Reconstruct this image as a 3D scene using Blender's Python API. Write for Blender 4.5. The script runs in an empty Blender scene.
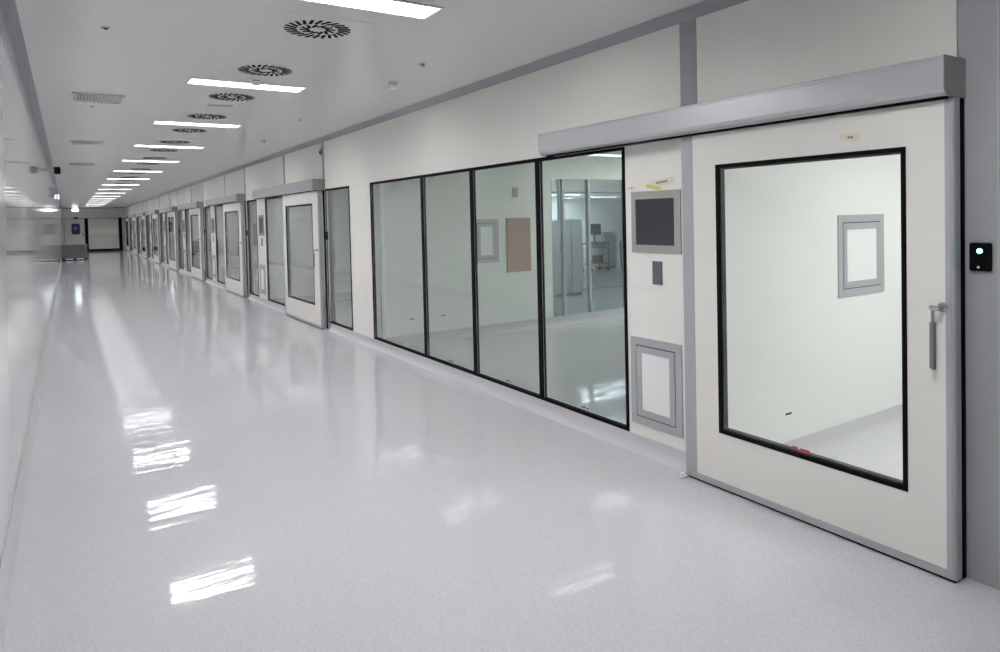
import bpy, bmesh, math, random
from mathutils import Matrix, Vector

random.seed(4)
SC = bpy.context.scene
COL = SC.collection
PI = math.pi
ORD = ['nearest', 'second', 'third', 'fourth', 'fifth', 'sixth', 'seventh', 'eighth', 'ninth', 'tenth', 'eleventh',
       'twelfth', 'thirteenth', 'fourteenth', 'fifteenth', 'sixteenth', 'seventeenth', 'eighteenth']

# ---------------------------------------------------------------- materials
def new_mat(name):
    m = bpy.data.materials.new(name)
    m.use_nodes = True
    nt = m.node_tree
    b = nt.nodes['Principled BSDF']
    return m, nt, b

def mat(name, col, rough=.4, metal=0., spec=.5, noise=0., nscale=30., bump=0., bscale=60., rvar=0., coat=0.):
    m, nt, b = new_mat(name)
    b.inputs['Base Color'].default_value = (*col, 1)
    b.inputs['Roughness'].default_value = rough
    b.inputs['Metallic'].default_value = metal
    b.inputs['Specular IOR Level'].default_value = spec
    b.inputs['Coat Weight'].default_value = coat
    b.inputs['Coat Roughness'].default_value = .06
    tc = nt.nodes.new('ShaderNodeTexCoord')
    if noise or rvar:
        n = nt.nodes.new('ShaderNodeTexNoise'); n.inputs['Scale'].default_value = nscale; n.inputs['Detail'].default_value = 4
        nt.links.new(tc.outputs['Object'], n.inputs['Vector'])
        if noise:
            mx = nt.nodes.new('ShaderNodeMix'); mx.data_type = 'RGBA'
            mx.inputs['A'].default_value = (*[c * (1 - noise) for c in col], 1)
            mx.inputs['B'].default_value = (*[min(1, c * (1 + noise)) for c in col], 1)
            nt.links.new(n.outputs['Fac'], mx.inputs['Factor'])
            nt.links.new(mx.outputs['Result'], b.inputs['Base Color'])
        if rvar:
            mr = nt.nodes.new('ShaderNodeMapRange')
            mr.inputs['To Min'].default_value = max(0, rough - rvar); mr.inputs['To Max'].default_value = rough + rvar
            nt.links.new(n.outputs['Fac'], mr.inputs['Value']); nt.links.new(mr.outputs['Result'], b.inputs['Roughness'])
    if bump:
        n2 = nt.nodes.new('ShaderNodeTexNoise'); n2.inputs['Scale'].default_value = bscale; n2.inputs['Detail'].default_value = 2
        nt.links.new(tc.outputs['Object'], n2.inputs['Vector'])
        bp = nt.nodes.new('ShaderNodeBump'); bp.inputs['Strength'].default_value = bump; bp.inputs['Distance'].default_value = .01
        nt.links.new(n2.outputs['Fac'], bp.inputs['Height']); nt.links.new(bp.outputs['Normal'], b.inputs['Normal'])
    return m

def emis(name, col, s):
    m, nt, b = new_mat(name)
    b.inputs['Base Color'].default_value = (.8, .8, .8, 1)
    b.inputs['Emission Color'].default_value = (*col, 1)
    b.inputs['Emission Strength'].default_value = s
    return m

def glass(name, tint, gloss=1.0):
    """thin architectural glass: clear tinted transmission plus Fresnel mirror reflection on both faces"""
    m = bpy.data.materials.new(name); m.use_nodes = True
    nt = m.node_tree; nt.nodes.clear()
    out = nt.nodes.new('ShaderNodeOutputMaterial')
    tr = nt.nodes.new('ShaderNodeBsdfTransparent'); tr.inputs['Color'].default_value = (*tint, 1)
    gl = nt.nodes.new('ShaderNodeBsdfGlossy'); gl.inputs['Roughness'].default_value = 0.0
    gl.inputs['Color'].default_value = (gloss, gloss, gloss, 1)
    fr = nt.nodes.new('ShaderNodeFresnel')
    geo = nt.nodes.new('ShaderNodeNewGeometry')
    mi = nt.nodes.new('ShaderNodeMix'); mi.data_type = 'FLOAT'
    mi.inputs['A'].default_value = 1.5; mi.inputs['B'].default_value = 1 / 1.5
    nt.links.new(geo.outputs['Backfacing'], mi.inputs['Factor'])
    nt.links.new(mi.outputs['Result'], fr.inputs['IOR'])
    mx = nt.nodes.new('ShaderNodeMixShader')
    nt.links.new(fr.outputs['Fac'], mx.inputs['Fac'])
    nt.links.new(tr.outputs['BSDF'], mx.inputs[1]); nt.links.new(gl.outputs['BSDF'], mx.inputs[2])
    nt.links.new(mx.outputs['Shader'], out.inputs['Surface'])
    return m

def floor_mat(name='speckled_vinyl', rough=.055, bump=.035):
    m, nt, b = new_mat(name)
    L = nt.links
    tc = nt.nodes.new('ShaderNodeTexCoord')
    v = nt.nodes.new('ShaderNodeTexVoronoi'); v.inputs['Scale'].default_value = 160
    L.new(tc.outputs['Object'], v.inputs['Vector'])
    r = nt.nodes.new('ShaderNodeValToRGB')
    e = r.color_ramp.elements
    e[0].position = 0; e[0].color = (.50, .485, .515, 1)
    e[1].position = 1; e[1].color = (.66, .645, .68, 1)
    sep = nt.nodes.new('ShaderNodeSeparateColor')
    L.new(v.outputs['Color'], sep.inputs['Color']); L.new(sep.outputs['Red'], r.inputs['Fac'])
    n = nt.nodes.new('ShaderNodeTexNoise'); n.inputs['Scale'].default_value = 110; n.inputs['Detail'].default_value = 3
    L.new(tc.outputs['Object'], n.inputs['Vector'])
    mx = nt.nodes.new('ShaderNodeMix'); mx.data_type = 'RGBA'; mx.inputs['Factor'].default_value = .5
    r2 = nt.nodes.new('ShaderNodeValToRGB')
    r2.color_ramp.elements[0].position = .35; r2.color_ramp.elements[0].color = (.53, .515, .545, 1)
    r2.color_ramp.elements[1].position = .65; r2.color_ramp.elements[1].color = (.64, .625, .655, 1)
    L.new(n.outputs['Fac'], r2.inputs['Fac'])
    L.new(r.outputs['Color'], mx.inputs['A']); L.new(r2.outputs['Color'], mx.inputs['B'])
    L.new(mx.outputs['Result'], b.inputs['Base Color'])
    b.inputs['Roughness'].default_value = rough
    b.inputs['Specular IOR Level'].default_value = .34
    mp = nt.nodes.new('ShaderNodeMapping'); mp.inputs['Scale'].default_value = (2.2, 11, 1); mp.inputs['Rotation'].default_value = (0, 0, .35)
    L.new(tc.outputs['Object'], mp.inputs['Vector'])
    n2 = nt.nodes.new('ShaderNodeTexNoise'); n2.inputs['Scale'].default_value = 1; n2.inputs['Detail'].default_value = 2
    L.new(mp.outputs['Vector'], n2.inputs['Vector'])
    bp = nt.nodes.new('ShaderNodeBump'); bp.inputs['Strength'].default_value = bump; bp.inputs['Distance'].default_value = .05
    L.new(n2.outputs['Fac'], bp.inputs['Height']); L.new(bp.outputs['Normal'], b.inputs['Normal'])
    return m

M = dict(
    wall=mat('white_wall_panel', (.80, .785, .74), .35, noise=.01, nscale=2),
    gloss_wall=mat('glossy_white_wall', (.72, .72, .725), .06, spec=.32, noise=.01, nscale=2, bump=.004, bscale=1.2),
    ceil=mat('white_ceiling_panel', (.70, .69, .68), .22, noise=.012, nscale=1.5),
    inner=mat('white_partition_panel', (.80, .81, .78), .45, noise=.01, nscale=2),
    floor=floor_mat(),
    cove=mat('vinyl_cove', (.55, .54, .565), .34, spec=.25, noise=.06, nscale=120),
    trim=mat('grey_trim', (.36, .37, .395), .62, spec=.25, noise=.02, nscale=8),
    pil=mat('grey_wall_panel', (.36, .37, .39), .42, noise=.02, nscale=6),
    alu=mat('anodised_aluminium', (.52, .53, .55), .38, metal=.55, noise=.03, nscale=14),
    alu_dark=mat('raw_end_cap_metal', (.36, .335, .32), .5, metal=.4, noise=.12, nscale=22),
    alu_frame=mat('grey_frame_metal', (.44, .455, .47), .4, metal=.3, noise=.02, nscale=14),
    bezel=mat('steel_bezel', (.40, .39, .37), .42, metal=.35, noise=.03, nscale=20),
    leaf=mat('white_door_skin', (.78, .765, .72), .32, noise=.01, nscale=3),
    black=mat('black_rubber', (.004, .004, .005), .55, spec=.08, noise=.1, nscale=20),
    spacer=mat('dark_spacer', (.014, .014, .016), .5, metal=.3, noise=.05, nscale=20),
    screen=mat('dark_screen', (.035, .037, .048), .3, noise=.05, nscale=40),
    plate=mat('slate_plate', (.11, .12, .14), .4, noise=.04, nscale=40),
    steel=mat('brushed_steel', (.55, .55, .54), .25, metal=1., rvar=.06, nscale=40),
    grip=mat('grey_grip', (.24, .24, .245), .42, metal=.5, noise=.03, nscale=30),
    white=mat('white_plastic', (.82, .82, .81), .35, noise=.01, nscale=20),
    fixture=mat('white_fixture_metal', (.72, .72, .72), .35, noise=.01, nscale=10),
    louvre=mat('added_glare_blades', (.22, .22, .225), .5, noise=.02, nscale=20),
    slot=mat('dark_slot', (.006, .006, .007), .8, spec=.05, noise=.05, nscale=30),
    red=mat('red_print', (.55, .03, .05), .5, noise=.05, nscale=30),
    redbrown=mat('red_brown_panel', (.42, .27, .23), .5, noise=.03, nscale=12),
    tape=mat('cream_tape', (.72, .70, .54), .6, noise=.05, nscale=40),
    tape2=mat('yellow_tape', (.72, .62, .16), .55, noise=.06, nscale=40),
    pen=mat('dark_ink', (.05, .05, .06), .7, noise=.1, nscale=50),
    bench=mat('mid_grey_laminate', (.11, .113, .125), .4, noise=.03, nscale=8),
    blue=mat('dark_blue_sign', (.012, .03, .13), .3, noise=.05, nscale=10),
    bluelight=mat('pale_blue_print', (.35, .45, .65), .5, noise=.05, nscale=10),
    roller=mat('cream_shutter', (.78, .77, .70), .4, noise=.015, nscale=4),
    rollband=mat('pale_shutter_window', (.90, .90, .88), .3, noise=.01, nscale=4),
    darkred=mat('dark_red_plastic', (.03, .008, .010), .35, noise=.05, nscale=30),
    pale_cab=mat('pale_grey_cabinet', (.50, .55, .56), .4, noise=.02, nscale=6),
    white_cab=mat('white_blue_cabinet', (.72, .80, .85), .35, noise=.02, nscale=6),
    teal=mat('teal_plastic', (.05, .28, .26), .4, noise=.1, nscale=10),
    glassA=glass('clear_door_glass', (.975, .985, .978)),
    glassB=glass('tinted_window_glass', (.915, .945, .93)),
    glassC=glass('lab_glass', (.95, .97, .97)),
    lamp=emis('lamp_diffuser', (.98, .98, .985), 31.0),
    lampA=emis('lamp_diffuser_room', (.97, 1.0, .97), 4.3),
    lampB=emis('lamp_diffuser_added', (.95, 1.0, .97), 6.0),
    lampC=emis('lamp_diffuser_soft', (.92, 1.0, .98), 1.15),
    lampL=emis('lamp_diffuser_lab_added', (.80, .93, 1.0), 9.0),
    lampH=emis('lamp_diffuser_lab', (.80, .93, 1.0), 22.0),
    green=emis('green_indicator', (.15, 1.0, .70), 2.2),
    sign=emis('lit_emergency_lens', (.80, .92, 1.0), 4.0),
)

# ---------------------------------------------------------------- mesh helpers
def box(bm, x0, x1, y0, y1, z0, z1, bev=0.):
    a, b = (min(x0, x1), min(y0, y1), min(z0, z1)), (max(x0, x1), max(y0, y1), max(z0, z1))
    t = bmesh.new()
    bmesh.ops.create_cube(t, size=1)
    for v in t.verts:
        v.co = Vector([(a[i] + b[i]) / 2 + v.co[i] * (b[i] - a[i]) for i in range(3)])
    if bev > 0:
        bmesh.ops.bevel(t, geom=list(t.edges), offset=bev, segments=2, affect='EDGES', clamp_overlap=True)
    join(bm, t)
    return bm

def join(bm, t):
    me = bpy.data.meshes.new('tmp'); t.to_mesh(me); t.free()
    bm.from_mesh(me); bpy.data.meshes.remove(me)

def cyl(bm, p, q, r, seg=20, r2=None, bev=0.):
    p, q = Vector(p), Vector(q); d = q - p
    t = bmesh.new()
    bmesh.ops.create_cone(t, cap_ends=True, segments=seg, radius1=r, radius2=r if r2 is None else r2, depth=d.length)
    if bev:
        es = [e for e in t.edges if len(e.link_faces) == 2 and any(len(f.verts) > 4 for f in e.link_faces)]
        bmesh.ops.bevel(t, geom=es, offset=bev, segments=2, affect='EDGES')
    rot = d.to_track_quat('Z', 'Y').to_matrix().to_4x4()
    bmesh.ops.transform(t, matrix=Matrix.Translation((p + q) / 2) @ rot, verts=t.verts)
    join(bm, t)
    return bm

def prism(bm, pts, axis, a, b):
    """extrude a closed outline given in the two axes other than AXIS from a to b along AXIS"""
    def P(u, v, w):
        return {0: (w, u, v), 1: (u, w, v), 2: (u, v, w)}[axis]
    lo = [bm.verts.new(P(u, v, a)) for u, v in pts]
    hi = [bm.verts.new(P(u, v, b)) for u, v in pts]
    n = len(pts)
    bm.faces.new(lo); bm.faces.new(hi[::-1])
    for i in range(n):
        j = (i + 1) % n
        bm.faces.new((lo[j], lo[i], hi[i], hi[j]))
    return bm

def link(name, bm, m, parent=None, smooth=False):
    bmesh.ops.recalc_face_normals(bm, faces=bm.faces)
    me = bpy.data.meshes.new(name); bm.to_mesh(me); bm.free()
    me.materials.append(m)
    if smooth:
        for p in me.polygons: p.use_smooth = True
        me.set_sharp_from_angle(angle=math.radians(35))
    o = bpy.data.objects.new(name, me); COL.objects.link(o)
    if parent: o.parent = parent
    return o

def tag(o, label=None, cat=None, group=None, kind=None):
    if label: o['label'] = label
    if cat: o['category'] = cat
    if group: o['group'] = group
    if kind: o['kind'] = kind
    return o

def thing(name, loc, label=None, cat=None, group=None, kind=None):
    o = bpy.data.objects.new(name, None); COL.objects.link(o); o.location = loc
    o.empty_display_size = .1
    return tag(o, label, cat, group, kind)

def dup(root, loc, label=None):
    r = root.copy(); COL.objects.link(r); r.location = loc
    if label: r['label'] = label
    for ch in list(root.children):
        c = ch.copy(); COL.objects.link(c); c.parent = r
        for g in list(ch.children):
            d = g.copy(); COL.objects.link(d); d.parent = c
    return r

def solo(name, bm, m, label, cat, group=None, loc=(0, 0, 0), kind=None, smooth=False):
    o = link(name, bm, m, None, smooth); o.location = loc
    return tag(o, label, cat, group, kind)

def NB(): return bmesh.new()

# ---------------------------------------------------------------- measures
W = 3.25            # corridor face of the right wall
TW = .10            # its thickness
XD = 3.15           # front of the sliding leaves
H = 2.85            # corridor ceiling
YE = 51.0           # far wall
YB = -3.0           # wall behind the camera
WT = 2.095          # head of all glazing
WB = .105           # sill of all glazing
PER = 5.28          # door module
D0 = 9.86           # near edge of the second door
NDOOR = 8
HI = 2.47           # ceiling of the rooms
# module k (k = 0 is the second door): leaf, glazing, service panel, glazing
def Yk(k): return D0 + PER * k
wins = [(3.43, 8.06), (8.81, 9.80)]
doors = [(1.34, 2.80)]
panels = [(2.92, 3.43)]
for k in range(NDOOR):
    y = Yk(k)
    doors.append((y, y + 2.0))
    wins.append((y + 2.16, y + 3.58))
    if k < NDOOR - 1: panels.append((y + 3.58, y + 4.29))
    if k < NDOOR - 1:
        wins.append((y + 4.29, y + PER - .16))
wins_sorted = sorted(wins)
openings = [(a, b, WB, WT) for a, b in wins] + [(a + .06, b - .06, 0., 2.06) for a, b in doors]
openings.sort()

# ---------------------------------------------------------------- room shell
b = NB(); box(b, -.45, 26, YB - .1, YE + .1, -.12, 0)
tag(link('floor', b, M['floor']), 'glossy pale grey speckled vinyl floor of the long corridor', 'floor', kind='structure')

b = NB(); box(b, -.45, W + TW, YB - .1, YE + .1, H, H + .1)
tag(link('ceiling', b, M['ceil']), 'white sheet ceiling of the corridor holding lights and round diffusers', 'ceiling', kind='structure')
b = NB(); box(b, W + TW, 26, YB - .1, YE + .1, HI, HI + .1)
tag(link('ceiling_interior', b, M['inner']), 'white ceiling of the rooms behind the glazing', 'ceiling', kind='structure')

# left wall: its plumb is a touch off, wider at the floor
b = NB(); prism(b, [(-.305, 0), (-.255, H), (-.45, H), (-.45, 0)], 1, YB, YE)
tag(link('wall_left', b, M['gloss_wall']), 'long glossy white wall mirroring the corridor lights', 'wall', kind='structure')
b = NB(); prism(b, [(-.305, 0.), (-.265, 0.), (-.28, .02), (-.296, .055), (-.3022, .10)], 1, YB, YE)
tag(link('baseboard_left', b, M['cove'], smooth=True), 'pale vinyl cove along the foot of the glossy white wall', 'baseboard', kind='structure')
b = NB(); prism(b, [(-.2563, 2.79), (-.2563, 2.849), (-.195, 2.849), (-.215, 2.838), (-.236, 2.82)], 1, YB, YE)
tag(link('trim_1', b, M['trim'], smooth=True), 'grey cove strip between the glossy white wall and the ceiling', 'trim', kind='structure')

# right wall with its openings
b = NB()
y = 1.37
for (a, c, z0, z1) in openings:
    if a < 1.5:
        box(b, W, W + TW, 1.372, a, 0, H); box(b, W, W + TW, a, c, z1, H); y = c; continue
    if a > y + 1e-4: box(b, W, W + TW, y, a, 0, H)
    if z0 > 0: box(b, W, W + TW, a, c, 0, z0)
    box(b, W, W + TW, a, c, z1, H)
    y = c
box(b, W, W + TW, y, YE, 0, H)
tag(link('wall_right', b, M['wall']), 'white panel wall with large glazing and sliding doors', 'wall', kind='structure')
# grey end panel nearest the camera
b = NB(); box(b, W, W + TW, 1.222, 1.368, 0, H); box(b, W + .004, W + TW, 1.214, 1.222, 0, H)
box(b, W, W + TW, YB, 1.214, 0, H)
tag(link('wall_end_panel', b, M['pil']), 'plain grey wall panel beside the nearest sliding door', 'wall', kind='structure')
b = NB(); box(b, W - .003, W + .02, 1.2135, 1.2225, 0.0, H - .07, .0015)
tag(link('trim_2', b, M['alu_frame']), 'thin pale joint strip in the grey end panel', 'trim', kind='structure')

# vertical grey strips
n = 3
def vstrip(y0, y1, z0, z1, label):
    global n
    b = NB(); box(b, W - .004, W + .01, y0, y1, z0, z1, .001)
    tag(link(f'trim_{n}', b, M['trim']), label, 'trim', kind='structure'); n += 1
vstrip(2.79, 2.92, 2.256, 2.80, 'grey vertical strip above the nearest rail cover')
for k in range(NDOOR):
    y = Yk(k)
    vstrip(y - .03, y + .06, 2.258, 2.80, f'thin grey joint strip above the near end of the {ORD[k+1]} sliding door')
    vstrip(y + 2.12, y + 2.21, 2.258, 2.80, f'thin grey joint strip above the middle of the {ORD[k+1]} rail cover')
# jamb strips beside the doors
for k in range(-1, NDOOR):
    y = Yk(k) if k >= 0 else 1.345
    b = NB(); box(b, W - (.022 if k < 0 else .014), W - .004, y - .004, y + .05, .004, 2.085, .003)  # black strip stands in for the dark gap beside the leaf
    tag(link(f'trim_{n}', b, M['black']), f'black strip standing in for the dark gap behind the near edge of the {ORD[k+1]} sliding door', 'trim', kind='structure'); n += 1
for k in range(NDOOR):
    y = Yk(k)
    vstrip(y - .155, y - .01, .0, 2.10, f'grey jamb strip on the near side of the {ORD[k+1]} sliding door')

b = NB(); prism(b, [(W, 2.80), (W, H - .001), (W - .095, H - .001), (W - .07, H - .012), (W - .03, H - .03)], 1, YB, YE)
tag(link(f'trim_{n}', b, M['trim'], smooth=True), 'grey cove strip between the panelled wall and the ceiling', 'trim', kind='structure'); n += 1

# cove base along right wall, broken at the doors
b = NB()
prof = [(W, .104), (W - .006, .104), (W - .010, .06), (W - .022, .03), (W - .052, .004), (W - .06, 0), (W, 0)]
segs = [(2.875, D0 - .155)]
for k in range(NDOOR):
    segs.append((Yk(k) + 2.06, Yk(k + 1) - .155 if k < NDOOR - 1 else YE))
for a, c in segs: prism(b, prof, 1, a, c)
tag(link('baseboard_right', b, M['cove'], smooth=True), 'pale vinyl cove along the foot of the panelled wall', 'baseboard', kind='structure')

# wall behind the camera
b = NB(); box(b, -.45, 26, YB - .1, YB, 0, H)
tag(link('wall_rear', b, M['wall']), 'white wall closing the near end of the corridor', 'wall', kind='structure')

# ---------------------------------------------------------------- glazing in the corridor wall
wn = 1
def window(y0, y1, cuts, label, gm='glassB', stamps=False):
    """black framed flush glazing in the right wall, one frame part and one part per pane"""
    global wn
    r = thing(f'window_{wn}', (W, (y0 + y1) / 2, WB), label, 'window', kind='structure'); wn += 1
    Y = lambda v: v - (y0 + y1) / 2
    Z = lambda v: v - WB
    ft = .027
    b = NB()
    x0, x1 = -.006, .030
    box(b, x0, x1, Y(y0), Y(y1), Z(WB), Z(WB + ft)); box(b, x0, x1, Y(y0), Y(y1), Z(WT - ft), Z(WT))
    box(b, x0, x1, Y(y0), Y(y0 + ft), Z(WB + ft), Z(WT - ft)); box(b, x0, x1, Y(y1 - ft), Y(y1), Z(WB + ft), Z(WT - ft))
    for c in cuts: box(b, x0, x1, Y(c - .028), Y(c + .028), Z(WB + ft), Z(WT - ft))
    link('frame', b, M['black'], r)
    es = [y0] + list(cuts) + [y1]
    for i in range(len(es) - 1):
        a = es[i] + (.028 if i else ft); c = es[i + 1] - (.028 if i < len(es) - 2 else ft)
        b = NB(); box(b, .004, .012, Y(a - .002), Y(c + .002), Z(WB + ft - .002), Z(WT - ft + .002))
        p = link('pane', b, M[gm], r)
        # pale edge bead at the far side of each pane
        b = NB(); box(b, .0025, .0035, Y(a), Y(a + .006), Z(WB + ft), Z(WT - ft)); box(b, .0025, .0035, Y(c - .006), Y(c), Z(WB + ft), Z(WT - ft))
        link('edge_bead', b, M['alu_frame'], p)
        if stamps:
            b = NB(); m_ = a + (c - a) * .47
            for q in range(3): box(b, .0030, .0045, Y(m_ - .04 + q * .03), Y(m_ - .02 + q * .03), Z(.155 + .006 * (q % 2)), Z(.165 + .006 * (q % 2)))
            link('maker_stamp', b, M['pen'], p)
    return r
window(3.43, 8.06, [4.455, 5.525, 6.585], 'long black framed window of four tall panes beside the nearest sliding door', stamps=True)
window(8.81, 9.80, [], 'single tall black framed pane beside the near jamb of the second sliding door')
for k in range(NDOOR):
    y = Yk(k)
    window(y + 2.16, y + 3.58, [], f'tall glass panel behind the far edge of the {ORD[k+1]} sliding door')
    if k < NDOOR - 1:
        window(y + 4.29, y + PER - .16, [], f'tall glass panel between the {ORD[k+1]} service panel and the {ORD[k+2]} sliding door')

# ---------------------------------------------------------------- sliding doors
def door(i, y0, y1, sticker=False, gm='glassB'):
    r = thing(f'door_{i}', (XD, (y0 + y1) / 2, 0),
              f'{ORD[i-1]} white sliding door with a large glass pane and lever handle', 'door', kind='structure')
    hw = (y1 - y0) / 2
    zb, zt = .014, 2.083
    th = .05
    st, sf = .038, (.085 if i == 1 else .05)
    if i == 1: g0, g1, gz0, gz1 = 1.535 - 2.086, 2.58 - 2.086, .337, 1.893
    else: g0, g1, gz0, gz1 = -hw + .30, hw - .22, .337, 1.893
    # white skin with the glazing opening
    b = NB()
    box(b, 0, th, -hw + st, g0, zb + st, zt); box(b, 0, th, g1, hw - sf, zb + st, zt)
    box(b, 0, th, g0, g1, zb + st, gz0); box(b, 0, th, g0, g1, gz1, zt)
    link('panel', b, M['leaf'], r)
    b = NB(); box(b, -.002, th + .002, -hw + .012, -hw + st, zb, zt, .002); cyl(b, (.012, -hw + .012, zb), (.012, -hw + .012, zt), .012, 16)
    box(b, .010, th + .002, -hw, -hw + .02, zb, zt, .002)
    link('stile', b, M['alu_frame'], r)
    b = NB(); box(b, -.002, th + .002, hw - sf, hw, zb, zt, .002)
    link('stile', b, M['alu_frame'], r)
    b = NB(); box(b, -.002, th + .002, -hw + st, hw - sf, zb, zb + st, .002)
    link('bottom_rail', b, M['alu_frame'], r)
    b = NB(); box(b, .008, th - .008, -hw + .01, hw - .01, .002, zb)
    link('floor_seal', b, M['black'], r)
    # black gasket lining the opening
    gk = .021
    b = NB()
    for (a, c, e, f) in ((g0, g0 + gk, gz0, gz1), (g1 - gk, g1, gz0, gz1), (g0 + gk, g1 - gk, gz0, gz0 + gk), (g0 + gk, g1 - gk, gz1 - gk, gz1)):
        box(b, -.003, th + .003, a, c, e, f)
    link('gasket', b, M['black'], r)
    b = NB(); sp = gk + .008
    for (a, c, e, f) in ((g0 + gk, g0 + sp, gz0 + gk, gz1 - gk), (g1 - sp, g1 - gk, gz0 + gk, gz1 - gk), (g0 + sp, g1 - sp, gz0 + gk, gz0 + sp), (g0 + sp, g1 - sp, gz1 - sp, gz1 - gk)):
        box(b, .012, th - .006, a, c, e, f)
    link('spacer', b, M['spacer'], r)
    b = NB(); box(b, .004, .009, g0 + gk, g1 - gk, gz0 + gk, gz1 - gk)
    pane = link('pane', b, M[gm], r)
    if sticker:
        b = NB()
        random.seed(2)
        yy = 2.06 - 2.086
        for q in range(3):
            for z in (.385, .372):
                box(b, .0025, .0042, yy - .045 + q * .033, yy - .02 + q * .033 + random.uniform(-.006, .008), z - .003, z + .003)
        tag(link('sticker', b, M['red'], pane), 'small red sticker at the bottom of the glass')
    # lever handle: rose, spindle, crossbar, thin neck and long grip
    hy = -.700 if i == 1 else -hw + .095
    b = NB()
    cyl(b, (-.010, hy, 1.19), (0, hy, 1.19), .021, 24, bev=.003)
    rose = link('handle', b, M['steel'], r, True)
    b = NB(); cyl(b, (-.058, hy, 1.19), (-.010, hy, 1.19), .009, 16)
    cyl(b, (-.055, hy - .012, 1.19), (-.055, hy + .03, 1.19), .011, 16, bev=.003)
    cyl(b, (-.055, hy + .018, 1.13), (-.055, hy + .018, 1.19), .007, 14)
    link('lever', b, M['steel'], rose, True)
    b = NB(); cyl(b, (-.055, hy + .018, .925), (-.055, hy + .018, 1.135), .0125, 18, bev=.006)
    link('grip', b, M['grip'], rose, True)
    return r
door(1, 1.34, 2.832, True, 'glassA')
for k in range(NDOOR):
    door(k + 2, Yk(k), Yk(k) + 2.0)

# rail covers above each door
def rail(y0, y1, label):
    r = thing('rail_cover', (W, (y0 + y1) / 2, 2.086), label, 'rail cover', 'rail covers above the sliding doors')
    h = (y1 - y0) / 2
    b = NB()
    pr = [(0, 0), (-.155, 0), (-.182, .012), (-.190, .03), (-.190, .142), (-.187, .145), (-.187, .149), (-.190, .152), (-.190, .158), (-.186, .162), (0, .162)]
    prism(b, pr, 1, -h + .004, h - .004)
    link('cover', b, M['alu'], r)
    for s, m_ in ((-1, 'alu_dark'), (1, 'alu')):
        b = NB(); prism(b, [(0, -.002), (-.154, -.002), (-.184, .010), (-.192, .03), (-.192, .164), (0, .164)], 1, s * h, s * (h - .004))
        o = link('end_cap', b, M[m_], r)
        if s < 0: o['label'] = 'raw grey brown metal end cap'
    b = NB(); box(b, -.135, -.106, -h + .02, h - .02, -.010, 0)
    link('track', b, M['black'], r)
rail(1.338, 4.17, 'grey aluminium rail cover above the nearest sliding door')
for k in range(NDOOR):
    rail(Yk(k) - .04, Yk(k) + 3.82, f'grey aluminium rail cover above the {ORD[k+1]} sliding door')

# ---------------------------------------------------------------- service panels: screen, switch plate, access hatch
GP = {}
def service(i, y0, y1):
    c = (y0 + y1) / 2
    w = (y1 - y0)
    nm = f'the {ORD[i]} sliding door'
    if i == 0: c = 3.15
    # control screen
    r = thing('control_screen', (W + .003, c, 1.565), f'dark control screen in a steel bezel on the wall panel at {nm}', 'control screen', 'control screens on the service panels')
    if 'scr' not in GP:
        b = NB()
        a, h_ = .218, .205
        box(b, -.012, 0, -a, a, h_ - .052, h_); box(b, -.012, 0, -a, a, -h_, -h_ + .052)
        box(b, -.012, 0, -a, -a + .052, -h_ + .052, h_ - .052); box(b, -.012, 0, a - .042, a, -h_ + .052, h_ - .052)
        GP['scr'] = link('bezel', b, M['bezel'], r)
        b = NB(); box(b, -.007, 0, -a + .052, a - .042, -h_ + .052, h_ - .052)
        GP['scr2'] = link('screen', b, M['screen'], r)
    else:
        for q in ('scr', 'scr2'):
            o = GP[q].copy(); COL.objects.link(o); o.parent = r
    # switch plate
    b = NB(); box(b, -.008, 0, -.042, .042, -.077, .077, .002)
    solo('switch_plate', b, M['plate'], f'small slate grey switch plate below the control screen at {nm}', 'switch plate', 'switch plates on the service panels', (W, c - .01, 1.23))
    # access panel
    r = thing('access_panel', (W, c + .02, .485), f'grey framed white access panel low on the wall at {nm}', 'access panel', 'access panels on the service panels')
    if 'acc' not in GP:
        GP['acc'] = access(r)
    else:
        for q in GP['acc']:
            o = q.copy(); COL.objects.link(o); o.parent = r

def ring(b, x0, x1, a, h, t, tt=None):
    tt = tt or t
    box(b, x0, x1, -a, a, h - tt, h); box(b, x0, x1, -a, a, -h, -h + tt)
    box(b, x0, x1, -a, -a + t, -h + tt, h - tt); box(b, x0, x1, a - t, a, -h + tt, h - tt)

def access(r, a=.228, h=.297):
    out = []
    b = NB(); ring(b, -.008, 0, a, h, .052); out.append(link('outer_frame', b, M['alu_frame'], r))
    b = NB(); ring(b, -.003, 0, a - .052, h - .052, .006); out.append(link('shadow_gap', b, M['black'], r))
    b = NB(); ring(b, -.010, 0, a - .058, h - .058, .045); out.append(link('inner_frame', b, M['alu_frame'], r))
    b = NB(); box(b, -.007, 0, -a + .103, a - .103, -h + .103, h - .103); out.append(link('panel', b, M['white'], r))
    return out
service(0, 2.92, 3.43)
for k in range(NDOOR - 1):
    service(k + 1, Yk(k) + 3.58, Yk(k) + 4.29)

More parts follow.
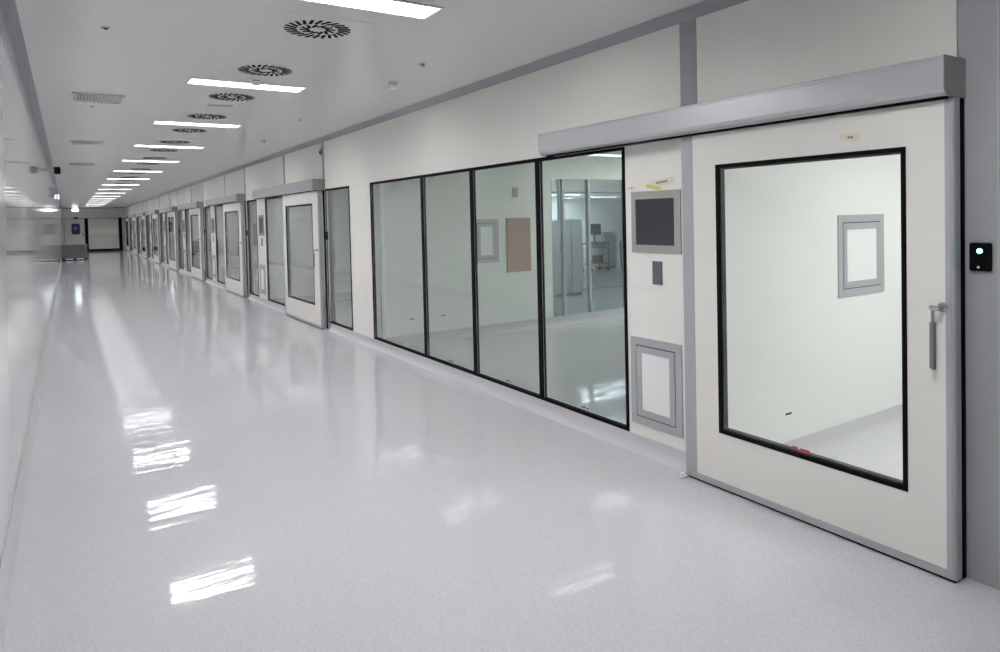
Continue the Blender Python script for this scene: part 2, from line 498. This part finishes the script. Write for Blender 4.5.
# tape labels
def tape(x, y, z, wy, wz, ang, m_, label, ink):
    r = thing('tape_label', (x, y, z), label, 'tape label')
    r.rotation_euler = (ang, 0, 0)
    b = NB()
    nseg = 6
    for q in range(nseg):      # slightly wavy strip
        a0 = -wy / 2 + wy * q / nseg
        box(b, -.0012 - .0006 * (q % 2), .0, a0, a0 + wy / nseg, -wz / 2 + random.uniform(0, .001), wz / 2 - random.uniform(0, .001))
    link('strip', b, M[m_], r)
    if ink:
        b = NB()
        for q in range(ink): box(b, -.0026, -.0018, wy * (-.18 + .1 * q), wy * (-.115 + .1 * q), -wz * .12, wz * .14)
        link('handwriting', b, M['pen'], r)
tape(W, 3.08, 1.825, .20, .042, -.10, 'tape', 'cream tape label with handwriting above the nearest control screen', 5)
tape(W, 3.165, 1.795, .13, .024, .20, 'tape2', 'bright yellow tape strip tilted above the nearest control screen', 0)
tape(W, 3.375, 1.797, .09, .028, .0, 'tape', 'small cream tape scrap beside the four pane window, above the nearest control screen', 2)
tape(XD, 1.79, 1.962, .095, .036, .10, 'tape', 'small cream tape label near the top of the nearest sliding door', 3)

# push buttons with a green lamp on the jambs
def button(y, label, green=True):
    r = thing('door_button', (W + .003, y, 1.405), label, 'door button', 'black door buttons on the jambs')
    b = NB(); box(b, -.022, 0, -.040, .040, -.060, .060, .004); link('housing', b, M['black'], r)
    b = NB(); cyl(b, (-.024, .0, .026), (-.021, .0, .026), .011, 20); link('lens', b, M['green' if green else 'plate'], r, True)
    b = NB(); cyl(b, (-.0235, .005, -.043), (-.021, .005, -.043), .006, 12); link('screw', b, M['steel'], r, True)
button(1.281, 'black door button with a green lamp on the grey end panel')
for k in range(5):
    r = button(Yk(k) - .08, f'black door button on the near jamb of the {ORD[k+1]} sliding door', False)

# floor guide of the nearest door
b = NB(); box(b, -.03, .02, -.016, .016, 0, .010, .003); cyl(b, (-.012, 0, .010), (-.012, 0, .030), .012, 16, bev=.003)
solo('floor_guide', b, M['white'], 'small white roller guide on the floor at the far corner of the nearest sliding door', 'floor guide', None, (XD - .022, 2.835, 0), smooth=True)

# ---------------------------------------------------------------- ceiling lights and diffusers
LX, LY0, LS = 1.395, 3.60, 2.64
NL = 16
def LY(i): return LY0 + LS * i + .018 * i * i     # the row opens out slightly towards the far end
lamp0 = None
for i in range(NL):
    y = LY(i)
    lab = f'{ORD[i]} ceiling light strip of the corridor row' if i else 'large nearest ceiling light strip, cut by the top of the picture'
    if lamp0 is None:
        lamp0 = thing('ceiling_light', (LX, y, H), lab, 'ceiling light', 'ceiling light strips along the corridor')
        b = NB()
        a, c, t = .495, .125, .020
        for (x0, x1, y0, y1) in ((-a, a, -c, -c + t), (-a, a, c - t, c), (-a, -a + t, -c + t, c - t), (a - t, a, -c + t, c - t)):
            box(b, x0, x1, y0, y1, -.0085, 0, .001)
        link('frame', b, M['fixture'], lamp0)
        b = NB(); box(b, -a + t, a - t, -c + t, c - t, -.003, 0)
        link('diffuser', b, M['lamp'], lamp0)
        b = NB()                                   # fine blades added under the lens to dim it at low angles
        nb = 10
        for q in range(1, nb):
            yq = -c + t + (2 * c - 2 * t) * q / nb
            box(b, -a + t, a - t, yq - .0006, yq + .0006, -.0075, -.003)
        link('louvre', b, M['louvre'], lamp0)
    else:
        dup(lamp0, (LX, y, H), lab)

vent0 = None
def make_vent(lab, loc):
    r = thing('swirl_diffuser', loc, lab, 'air diffuser', 'round swirl diffusers along the corridor ceiling')
    b = NB(); box(b, -.29, .29, -.29, .29, -.002, 0); link('plate', b, M['ceil'], r)
    b = NB()
    def slots(nn, r0, r1, w, tw):
        for q in range(nn):
            t = bmesh.new(); bmesh.ops.create_cube(t, size=1)
            bmesh.ops.scale(t, vec=(r1 - r0, w, .004), verts=t.verts)
            mtx = Matrix.Rotation(2 * PI * q / nn, 4, 'Z') @ Matrix.Translation(((r0 + r1) / 2, 0, -.002)) @ Matrix.Rotation(tw, 4, 'Z')
            bmesh.ops.transform(t, matrix=mtx, verts=t.verts); join(b, t)
    slots(24, .126, .210, .021, math.radians(24))
    slots(12, .045, .115, .020, math.radians(35))
    link('slot_ring', b, M['slot'], r)
    return r
dup(lamp0, (LX, LY0 - LS, H), 'unseen ceiling light strip added above the camera, continuing the row')  # out of view, added to light the near end; continues the row
nv = 0
for i in range(NL):
    for s in (1, -1):
        if i == NL - 1 and s > 0: continue
        y = LY(i) + s * .66
        if s < 0 and i == 0: continue
        lab = f'round slotted air diffuser just {"beyond" if s > 0 else "before"} the {ORD[i]} ceiling light strip'
        if vent0 is None: vent0 = make_vent(lab, (1.39, y, H))
        else: dup(vent0, (1.39, y, H), lab)

# smoke detectors
det0 = None
def detector(x, y, lab):
    global det0
    if det0 is None:
        det0 = thing('smoke_detector', (x, y, H), lab, 'smoke detector', 'smoke detectors on the corridor ceiling')
        b = NB(); cyl(b, (0, 0, -.012), (0, 0, 0), .055, 28, bev=.003); link('base', b, M['white'], det0, True)
        b = NB(); cyl(b, (0, 0, -.020), (0, 0, -.012), .036, 24); link('gap_ring', b, M['plate'], det0, True)
        b = NB(); cyl(b, (0, 0, -.05), (0, 0, -.020), .032, 28, .044, bev=.003); link('head', b, M['white'], det0, True)
    else: dup(det0, (x, y, H), lab)
detector(2.50, 5.60, 'smoke detector on the ceiling above the four pane window')
detector(1.40, 5.98, 'smoke detector on the ceiling between the second light strip and the diffuser before it')
detector(2.49, 10.34, 'smoke detector on the ceiling near the second sliding door')
# ceiling nozzles (small dark slotted discs)
noz0 = None
for (x, y, lab) in ((2.42, 4.83, 'small dark ceiling nozzle near the smoke detector above the four pane window'),
                    (.242, 4.83, 'small dark ceiling nozzle at the glossy wall side, nearest the camera'),
                    (2.40, 8.11, 'small dark ceiling nozzle level with the third ceiling light, above the window wall'),
                    (2.44, 10.87, 'small dark ceiling nozzle just beyond the smoke detector near the second sliding door'),
                    (.254, 8.04, 'small dark ceiling nozzle beside the nearest louvre grille')):
    if noz0 is None:
        noz0 = thing('ceiling_nozzle', (x, y, H), lab, 'nozzle', 'ceiling nozzles')
        b = NB(); cyl(b, (0, 0, -.006), (0, 0, 0), .030, 24, bev=.002); link('rim', b, M['fixture'], noz0, True)
        b = NB(); cyl(b, (0, 0, -.009), (0, 0, -.006), .016, 20); link('mouth', b, M['slot'], noz0, True)
    else: dup(noz0, (x, y, H), lab)
# louvre grilles at the left of the ceiling
gr0 = None
for i, (y, lab) in enumerate(((7.50, 'nearest louvre grille in the ceiling beside the glossy wall'),
                              (11.55, 'second louvre grille in the ceiling beside the glossy wall'),
                              (15.6, 'third louvre grille in the ceiling beside the glossy wall'))):
    if gr0 is None:
        gr0 = thing('louvre_grille', (.29, y, H), lab, 'vent grille', 'louvre grilles along the glossy wall')
        b = NB()
        for (x0, x1, y0, y1) in ((-.215, .215, -.235, -.215), (-.215, .215, .215, .235), (-.215, -.195, -.215, .215), (.195, .215, -.215, .215)):
            box(b, x0, x1, y0, y1, -.012, 0, .002)
        link('frame', b, M['ceil'], gr0)
        b = NB()
        for q in range(15):
            x = -.195 + .026 * q + .013
            prism(b, [(x - .010, -.002), (x - .006, -.002), (x + .010, -.014), (x + .006, -.014)], 1, -.215, .215)
        link('louvres', b, M['ceil'], gr0)
        b = NB(); box(b, -.195, .195, -.215, .215, -.0015, 0); link('backing', b, M['slot'], gr0)
    else: dup(gr0, (.29, y, H), lab)
# slim sensor rail between the diffusers beyond the second light
r = thing('ceiling_slot', (1.372, 7.44, H), 'slim grey slot strip in the ceiling between the second and third lights', 'slot vent')
b = NB(); box(b, -.13, .13, -.02, .02, -.010, 0, .002); link('strip', b, M['fixture'], r)
b = NB(); box(b, -.12, .12, -.008, .008, -.0125, -.008); link('slit', b, M['plate'], r)
# wall mounted sensor at the top of the strip by the second door
r = thing('wall_sensor', (W - .004, 9.90, 2.66), 'small grey sensor high on the strip above the second sliding door', 'sensor')
b = NB(); box(b, -.03, 0, -.035, .035, -.05, .05, .004); link('housing', b, M['trim'], r)
b = NB(); cyl(b, (-.045, 0, -.012), (-.03, 0, -.012), .02, 18, bev=.004); link('lens', b, M['plate'], r, True)

# ---------------------------------------------------------------- left wall fittings
r = thing('wall_sounder', (-.258, 12.9, 2.53), 'dark red box sounder on a short bracket high on the glossy wall', 'sounder')
b = NB(); box(b, 0, .12, -.02, .02, -.015, .015, .003); link('bracket', b, M['fixture'], r)
b = NB(); box(b, .11, .20, -.045, .045, -.06, .055, .008); link('body', b, M['darkred'], r)
r = thing('wall_bracket', (-.264, 17.8, 2.38), 'slim grey hanging bracket high on the glossy wall', 'bracket')
b = NB(); box(b, 0, .05, -.015, .015, -.11, .11, .003); link('post', b, M['trim'], r)
b = NB(); box(b, .0, .09, -.03, .03, .11, .13, .003); link('arm', b, M['fixture'], r)
r = thing('emergency_light', (-.262, 27.5, 2.66), 'small lit emergency light on the glossy wall', 'emergency light')
b = NB(); box(b, 0, .04, -.08, .08, -.09, .09, .006); link('housing', b, M['white'], r)
b = NB(); box(b, .04, .055, -.06, .06, -.07, .07, .004); link('lens', b, M['sign'], r)

# ---------------------------------------------------------------- far end
b = NB()
box(b, -.45, W + TW, YE, YE + .15, 0, H)
tag(link('wall_back', b, M['wall']), 'white wall at the far end of the corridor', 'wall', kind='structure')
b = NB(); box(b, -.25, W, YE - .03, YE, 2.79, H - .001)
tag(link(f'trim_{n}', b, M['trim']), 'grey strip along the top of the far end wall', 'trim', kind='structure'); n += 1
# roller door
r = thing('door_10', (2.02, YE, 0), 'cream roller shutter door in a black frame at the far end', 'door', kind='structure')
b = NB(); box(b, -.88, .84, -.10, 0, .12, 2.10, .004)
for q in range(6): box(b, -.88, .84, -.107, -.10, .30 + .32 * q, .306 + .32 * q)
link('curtain', b, M['roller'], r)
b = NB(); box(b, -.86, .82, -.115, -.10, 1.13, 1.50, .003); link('window_band', b, M['rollband'], r)
for s in (-1, 1):
    b = NB(); x = -.97 if s < 0 else .93
    box(b, x - .09, x + .09, -.18, 0, 0, 2.17, .006); link('post', b, M['black'], r)
b = NB(); box(b, -.88, .84, -.15, 0, 0, .15, .006); link('bottom_bar', b, M['black'], r)
b = NB(); box(b, -.88, .84, -.14, 0, 2.10, 2.15, .004); link('head_rail', b, M['alu_frame'], r)
# personnel door with blue sign
r = thing('door_11', (.42, YE, 0), 'plain white door at the far end behind the low grey bench', 'door', kind='structure')
b = NB(); box(b, -.55, .50, -.05, 0, .01, 2.12, .004); link('leaf', b, M['leaf'], r)
b = NB()
box(b, -.60, -.55, -.06, 0, 0, 2.17); box(b, .50, .55, -.06, 0, 0, 2.17); box(b, -.55, .50, -.06, 0, 2.12, 2.17)
link('frame', b, M['alu_frame'], r)
b = NB(); box(b, -.05, .17, -.10, -.05, 2.13, 2.24, .01); link('door_closer', b, M['black'], r)
b = NB(); cyl(b, (.42, -.11, 1.02), (.42, -.11, 1.22), .02, 12); box(b, .405, .435, -.11, -.05, 1.03, 1.05); box(b, .405, .435, -.11, -.05, 1.19, 1.21)
link('handle', b, M['black'], r)
r = thing('wall_sign', (.46, YE - .05, 1.48), 'dark blue rounded sign on the white door at the far end', 'sign')
b = NB(); t = bmesh.new(); bmesh.ops.create_cube(t, size=1); bmesh.ops.scale(t, vec=(.46, .02, .70), verts=t.verts)
bmesh.ops.bevel(t, geom=[e for e in t.edges if abs(e.verts[0].co.y - e.verts[1].co.y) > .01], offset=.055, segments=4, affect='EDGES')
bmesh.ops.translate(t, vec=(0, -.012, 0), verts=t.verts); join(b, t)
link('board', b, M['blue'], r)
b = NB(); box(b, -.12, .10, -.026, -.020, .03, .09); box(b, -.12, .04, -.026, -.020, -.06, -.03); link('print', b, M['bluelight'], r)
# lit emergency lamp over it
r = thing('emergency_light', (.47, YE + .003, 2.70), 'bright emergency light above the blue sign at the far end', 'emergency light')
b = NB(); box(b, -.20, .20, -.06, 0, -.10, .08, .01); link('housing', b, M['white'], r)
b = NB(); box(b, -.17, .17, -.08, -.06, -.08, .06, .006); link('lens', b, M['sign'], r)
# low grey bench in front
r = thing('low_cabinet', (.255, 38.4, 0), 'low grey cabinet on a black plinth at the far end of the glossy wall', 'cabinet')
b = NB(); box(b, -.53, .53, -.01, .45, .10, .74, .008); link('body', b, M['bench'], r)
b = NB(); box(b, -.54, .54, -.02, .46, .72, .75, .004); link('top', b, M['plate'], r)
b = NB(); box(b, -.52, .52, .02, .44, 0, .10); link('plinth', b, M['black'], r)
for x in (-.21, .23):
    b = NB(); box(b, x - .15, x + .15, -.016, .02, .045, .092, .004); link('reflection_patch', b, M['white'], r)  # white patches painted in for lamp reflections on the cabinet foot
for x in (-.265, .265):
    b = NB(); box(b, x - .25, x + .25, -.02, -.01, .12, .70, .004); link('front_panel', b, M['bench'], r)

# ---------------------------------------------------------------- rooms behind the glazing
XI = W + TW
def struct(name, bm, m_, label, cat='wall', smooth=False):
    return tag(link(name, bm, m_, None, smooth), label, cat, kind='structure')
YA = 2.62
b = NB(); box(b, XI, 8.2, YA, 3.36, 0, HI); box(b, W + .02, XI, YA, 2.738, 0, 2.058)
struct('wall_partition', b, M['inner'], 'white partition behind the glass of the nearest sliding door')
def icove(x0, x1, y, s=-1):
    b = NB(); prism(b, [(y, .13), (y + s * .006, .13), (y + s * .012, .06), (y + s * .03, .02), (y + s * .06, 0), (y, 0)], 0, x0, x1)
    return b
struct('baseboard_room', icove(XI, 8.2, YA), M['cove'], 'grey vinyl cove under the partition of the nearest room', 'baseboard', True)
YP = 7.90
b = NB(); box(b, XI, 6.0, YP, YP + .13, 0, HI); box(b, 6.0, 8.2, YP, YP + .13, 2.17, HI)
struct('wall_partition', b, M['inner'], 'white partition seen through the four pane window')
struct('baseboard_room', icove(XI, 8.2, YP), M['cove'], 'grey vinyl cove under the partition behind the four pane window', 'baseboard', True)
b = NB(); box(b, 8.2, 8.3, YB, YP + .13, 0, HI)
struct('wall_inner_end', b, M['inner'], 'white end wall of the rooms behind the glazing')
b = NB(); box(b, 5.95, 6.05, YP + .13, YE, 0, HI)
struct('wall_inner_side', b, M['inner'], 'white side wall of the rooms behind the far glazing')
for k, xx in ((0, 0), (2, 1), (4, 2)):
    y = Yk(k) + 3.62
    b = NB(); box(b, XI, 5.95, y, y + .6, 0, HI)
    struct('wall_partition', b, M['inner'], f'white partition behind the {ORD[k+1]} service panel')
    struct('baseboard_room', icove(XI, 5.95, y), M['cove'], f'grey vinyl cove under the partition behind the {ORD[k+1]} service panel', 'baseboard', True)

# pass hatches on the partitions (same build as the access panels, facing the camera side)
def hatch(xc, y, z, a, h, label):
    r = thing('pass_hatch', (xc, y, z), label, 'hatch', 'pass hatches on the room partitions')
    r.rotation_euler = (0, 0, PI / 2)
    access(r, a, h)
hatch(4.745, YA, 1.295, .295, .285, 'grey framed hatch seen through the glass of the nearest sliding door')
hatch(4.865, YP, 1.295, .20, .30, 'grey framed hatch seen through the third pane of the long window')
r = thing('notice_panel', (5.40, YP + .003, 1.22), 'plain red brown panel on the partition behind the four pane window', 'wall panel')
b = NB(); box(b, -.195, .195, -.02, 0, -.375, .375, .004); link('board', b, M['redbrown'], r)
b = NB(); ringb = b
for (x0, x1, z0, z1) in ((-.203, .203, .375, .383), (-.203, .203, -.383, -.375), (-.203, -.195, -.375, .375), (.195, .203, -.375, .375)): box(b, x0, x1, -.022, 0, z0, z1)
link('edging', b, M['redbrown'], r)
yR = Yk(2) + 3.62
r = thing('notice_panel', (5.45, yR + .003, 1.22), 'plain red brown panel seen through the glass beyond the second service panel', 'wall panel')
b = NB(); box(b, -.25, .25, -.02, 0, -.375, .375, .004); link('board', b, M['redbrown'], r)
b = NB()
for (x0, x1, z0, z1) in ((-.26, .26, .375, .385), (-.26, .26, -.385, -.375)): box(b, x0, x1, -.022, 0, z0, z1)
link('edging', b, M['redbrown'], r)
r = thing('thermostat', (5.36, YP + .003, 1.965), 'small grey wall unit above the red brown panel', 'wall unit')
b = NB(); box(b, -.042, .042, -.025, 0, -.07, .07, .006); link('housing', b, M['bezel'], r)
b = NB(); box(b, -.028, .028, -.027, -.022, .0, .045); link('dial', b, M['trim'], r)
def slotplate(x, y, z, label):
    r = thing('cable_slot', (x, y + .0015, z), label, 'cable slot', 'dark cable slots low on the partitions')
    b = NB(); box(b, -.05, .05, -.004, 0, -.02, .02, .001); link('plate', b, M['inner'], r)
    b = NB(); box(b, -.032, .032, -.006, -.003, -.006, .006); link('slit', b, M['black'], r)
slotplate(3.87, YA, .31, 'dark slit plate low on the partition behind the nearest sliding door')
slotplate(3.70, YP, .33, 'dark slit plate behind the farthest pane of the long window')
slotplate(4.16, YP, .33, 'dark slit plate behind the second farthest pane of the long window')

# room lights
rl = {}
def roomlight(x, y, lx, ly, m_, label):
    r = thing('room_light', (x, y, HI), label, 'ceiling light', 'ceiling lights of the rooms behind the glazing')
    key = (lx, ly, m_)
    if key not in rl:
        b = NB(); t = .02
        for (x0, x1, y0, y1) in ((-lx, lx, -ly, -ly + t), (-lx, lx, ly - t, ly), (-lx, -lx + t, -ly + t, ly - t), (lx - t, lx, -ly + t, ly - t)):
            box(b, x0, x1, y0, y1, -.016, 0, .002)
        f = link('frame', b, M['fixture'], r)
        b = NB(); box(b, -lx + t, lx - t, -ly + t, ly - t, -.009, 0); d = link('diffuser', b, M[m_], r)
        rl[key] = (f, d)
    else:
        for q in rl[key]:
            o = q.copy(); COL.objects.link(o); o.parent = r
    return r
roomlight(5.2, .9, 1.2, .6, 'lampA', 'ceiling light of the room behind the nearest sliding door')
roomlight(6.72, 7.15, .6, .15, 'lampC', 'ceiling light seen at the top of the nearest window pane')
roomlight(7.96, 5.6, .18, 1.9, 'lampB', 'unseen broad light panel added to the room behind the four pane window')  # added panel, out of view and clear of the floor reflections
roomlight(3.46, 10.8, .08, 1.2, 'lampB', 'unseen light strip added to the room behind the second sliding door')  # added strip, tucked out of sight by the glass to light this room
for q, y in enumerate((16.5, 21.0, 27., 32., 38., 44.)):
    roomlight(3.46, y, .08, 1.2, 'lampB', f'{ORD[q+1]} unseen light strip added to the rooms behind the far sliding doors')  # added strips out of sight, brightening the far rooms

# glass partition to the lab
def glazing(name_n, y, xs, z0, z1, head, label, fm='alu_frame'):
    r = thing(f'window_{name_n}', (xs[0], y, 0), label, 'window', kind='structure')
    b = NB()
    X = [x - xs[0] for x in xs]
    for x in X: box(b, x - .018, x + .018, -.03, .03, z0, z1)
    for z in head: box(b, X[0] + .018, X[-1] - .018, -.028, .028, z - .018, z + .018)
    link('frame', b, M[fm], r)
    for i in range(len(X) - 1):
        b = NB(); box(b, X[i] + .018, X[i + 1] - .018, -.004, .004, z0, z1); link('pane', b, M['glassC'], r)
    return r
glazing(wn, YP + .065, [6.02, 6.26, 6.76, 7.5, 8.18], .0, 2.17, [.06], 'glass partition to the lab seen through the nearest window pane'); wn += 1
glazing(wn, 11.0, [7.9, 8.55, 9.3, 10.6, 11.8, 13.2], .0, HI, [.06, 2.1], 'second glass partition inside the lab'); wn += 1
b = NB(); box(b, 6.05, 26, 26, 26.1, 0, HI)
struct('wall_lab_end', b, M['inner'], 'pale end wall of the lab')
# tall pale cabinet in front of the second partition
r = thing('tall_cabinet', (8.40, 10.75, 0), 'tall pale grey cabinet in the lab behind the glass partition', 'cabinet')
b = NB(); box(b, -.42, .42, -.15, .15, .06, 1.54, .006); link('body', b, M['pale_cab'], r)
b = NB(); box(b, -.40, .40, -.13, .13, 0, .06); link('plinth', b, M['trim'], r)
for q in range(3):
    x = -.28 + .28 * q
    b = NB(); box(b, x - .136, x + .136, -.165, -.15, .08, 1.52, .003); d = link('door', b, M['pale_cab'], r)
    b = NB(); cyl(b, (x + .11, -.185, .9), (x + .11, -.185, 1.05), .006, 10); box(b, x + .105, x + .115, -.185, -.165, .91, .92); box(b, x + .105, x + .115, -.185, -.165, 1.03, 1.04)
    link('handle', b, M['steel'], d)
# trolley with monitor
TX, TY = 12.95, 14.9
r = thing('equipment_trolley', (TX, TY, 0), 'wheeled equipment trolley in the lab behind the glass partition', 'trolley')
b = NB(); box(b, -.42, .30, -.25, .25, .78, .82, .006); box(b, -.40, .28, -.24, .24, .20, .23, .006); link('shelf', b, M['alu_dark'], r)
for sx in (-.38, .26):
    for sy in (-.2, .2):
        b = NB(); cyl(b, (sx, sy, .07), (sx, sy, 0.79), .018, 12); l = link('leg', b, M['alu_frame'], r, True)
        b = NB(); cyl(b, (sx, sy - .015, .045), (sx, sy + .015, .045), .045, 16); link('caster', b, M['black'], l, True)
b = NB(); box(b, -.30, .10, -.15, .15, .23, .45, .01); link('power_unit', b, M['plate'], r)
b = NB(); box(b, -.2, .2, -.24, .1, .66, .69, .006); box(b, -.18, .18, -.16, .08, .69, .781); link('keyboard_tray', b, M['alu_frame'], r)
r = thing('monitor', (TX + .02, TY + .1, .82), 'dark flat monitor standing on the lab trolley', 'monitor')
b = NB(); box(b, -.12, .12, -.09, .09, 0, .02, .004); cyl(b, (0, .02, .02), (0, .02, .30), .02, 12); link('stand', b, M['plate'], r)
b = NB(); box(b, -.22, .22, -.03, .02, .22, .54, .008); sh = link('housing', b, M['plate'], r)
b = NB(); box(b, -.20, .20, -.033, -.029, .24, .52); link('screen', b, M['screen'], sh)
for q, (x, y, w_, h_, lab) in enumerate(((13.62, 15.3, .50, 1.10, 'white storage cabinet beside the lab trolley'),
                                         (14.45, 15.0, .50, 1.10, 'white storage cabinet beside the teal bin in the lab'))):
    r = thing('lab_cabinet', (x, y, 0), lab, 'cabinet', 'white lab cabinets')
    b = NB(); box(b, -w_ / 2, w_ / 2, -.25, .25, .08, h_, .006); link('body', b, M['white_cab'], r)
    b = NB(); box(b, -w_ / 2 + .03, w_ / 2 - .03, -.22, .22, 0, .08); link('plinth', b, M['trim'], r)
    for s in (-1, 1):
        b = NB(); box(b, s * .005, s * (w_ / 2 - .01), -.265, -.25, .11, h_ - .03, .003); link('door', b, M['white_cab'], r)
r = thing('lab_bin', (13.92, 14.7, 0), 'teal lidded bin in the lab at the edge of the nearest window pane', 'bin')
b = NB(); cyl(b, (0, 0, 0), (0, 0, .78), .17, 24, .21, bev=.01); link('body', b, M['teal'], r, True)
b = NB(); cyl(b, (0, 0, .78), (0, 0, .84), .22, 24, .18, bev=.01); link('lid', b, M['teal'], r, True)
ll = ['added unseen first', 'second', 'third', 'fourth', 'fifth', 'sixth', 'seventh', 'eighth']
q = 0
for (x, y) in ((8.8, 9.6), (10.3, 11.6), (16.9, 21.3), (21.3, 24.0), (18.6, 18.9), (19.8, 25.2), (12.6, 20.5), (9.0, 14.5)):
    roomlight(x, y, .8, .12, 'lampL' if y < 12 else 'lampH', f'{ll[q]} long ceiling light of the lab behind the glass partition'); q += 1  # the two nearest are added behind the header to brighten the lab

# ---------------------------------------------------------------- world, camera, view
w = bpy.data.worlds.new('world'); SC.world = w; w.use_nodes = True
w.node_tree.nodes['Background'].inputs['Color'].default_value = (.5, .52, .55, 1)
w.node_tree.nodes['Background'].inputs['Strength'].default_value = .05

f, ppy, yaw, pitch, roll = 670.8985728290218, 234.43824969858596, 0.5725229555742296, 0.02576602075910594, 0.02286440441328559
cy, sy = math.cos(yaw), math.sin(yaw)
r_, f_, d_ = Vector((cy, -sy, 0)), Vector((sy, cy, 0)), Vector((0, 0, -1))
f2 = f_ * math.cos(pitch) + d_ * math.sin(pitch); d2 = d_ * math.cos(pitch) - f_ * math.sin(pitch)
r3 = r_ * math.cos(roll) + d2 * math.sin(roll); d3 = -r_ * math.sin(roll) + d2 * math.cos(roll)
cam = bpy.data.cameras.new('camera'); co = bpy.data.objects.new('camera', cam); COL.objects.link(co)
m3 = Matrix((r3, -d3, -f2)).transposed()
co.matrix_world = Matrix.Translation((0, 0, 1.62)) @ m3.to_4x4()
cam.sensor_fit = 'HORIZONTAL'; cam.sensor_width = 36; cam.lens = f / 1000 * 36
cam.shift_x = 0; cam.shift_y = -(326 - ppy) / 1000
cam.clip_start = .02; cam.clip_end = 200
SC.camera = co

SC.view_settings.view_transform = 'Standard'; SC.view_settings.look = 'None'
SC.view_settings.gamma = 1; SC.view_settings.use_curve_mapping = False
SC.view_settings.exposure = 1.0
cyc = SC.cycles
cyc.max_bounces = 14; cyc.diffuse_bounces = 6; cyc.glossy_bounces = 6; cyc.transparent_max_bounces = 24; cyc.transmission_bounces = 8
cyc.sample_clamp_indirect = 8
cyc.use_denoising = True
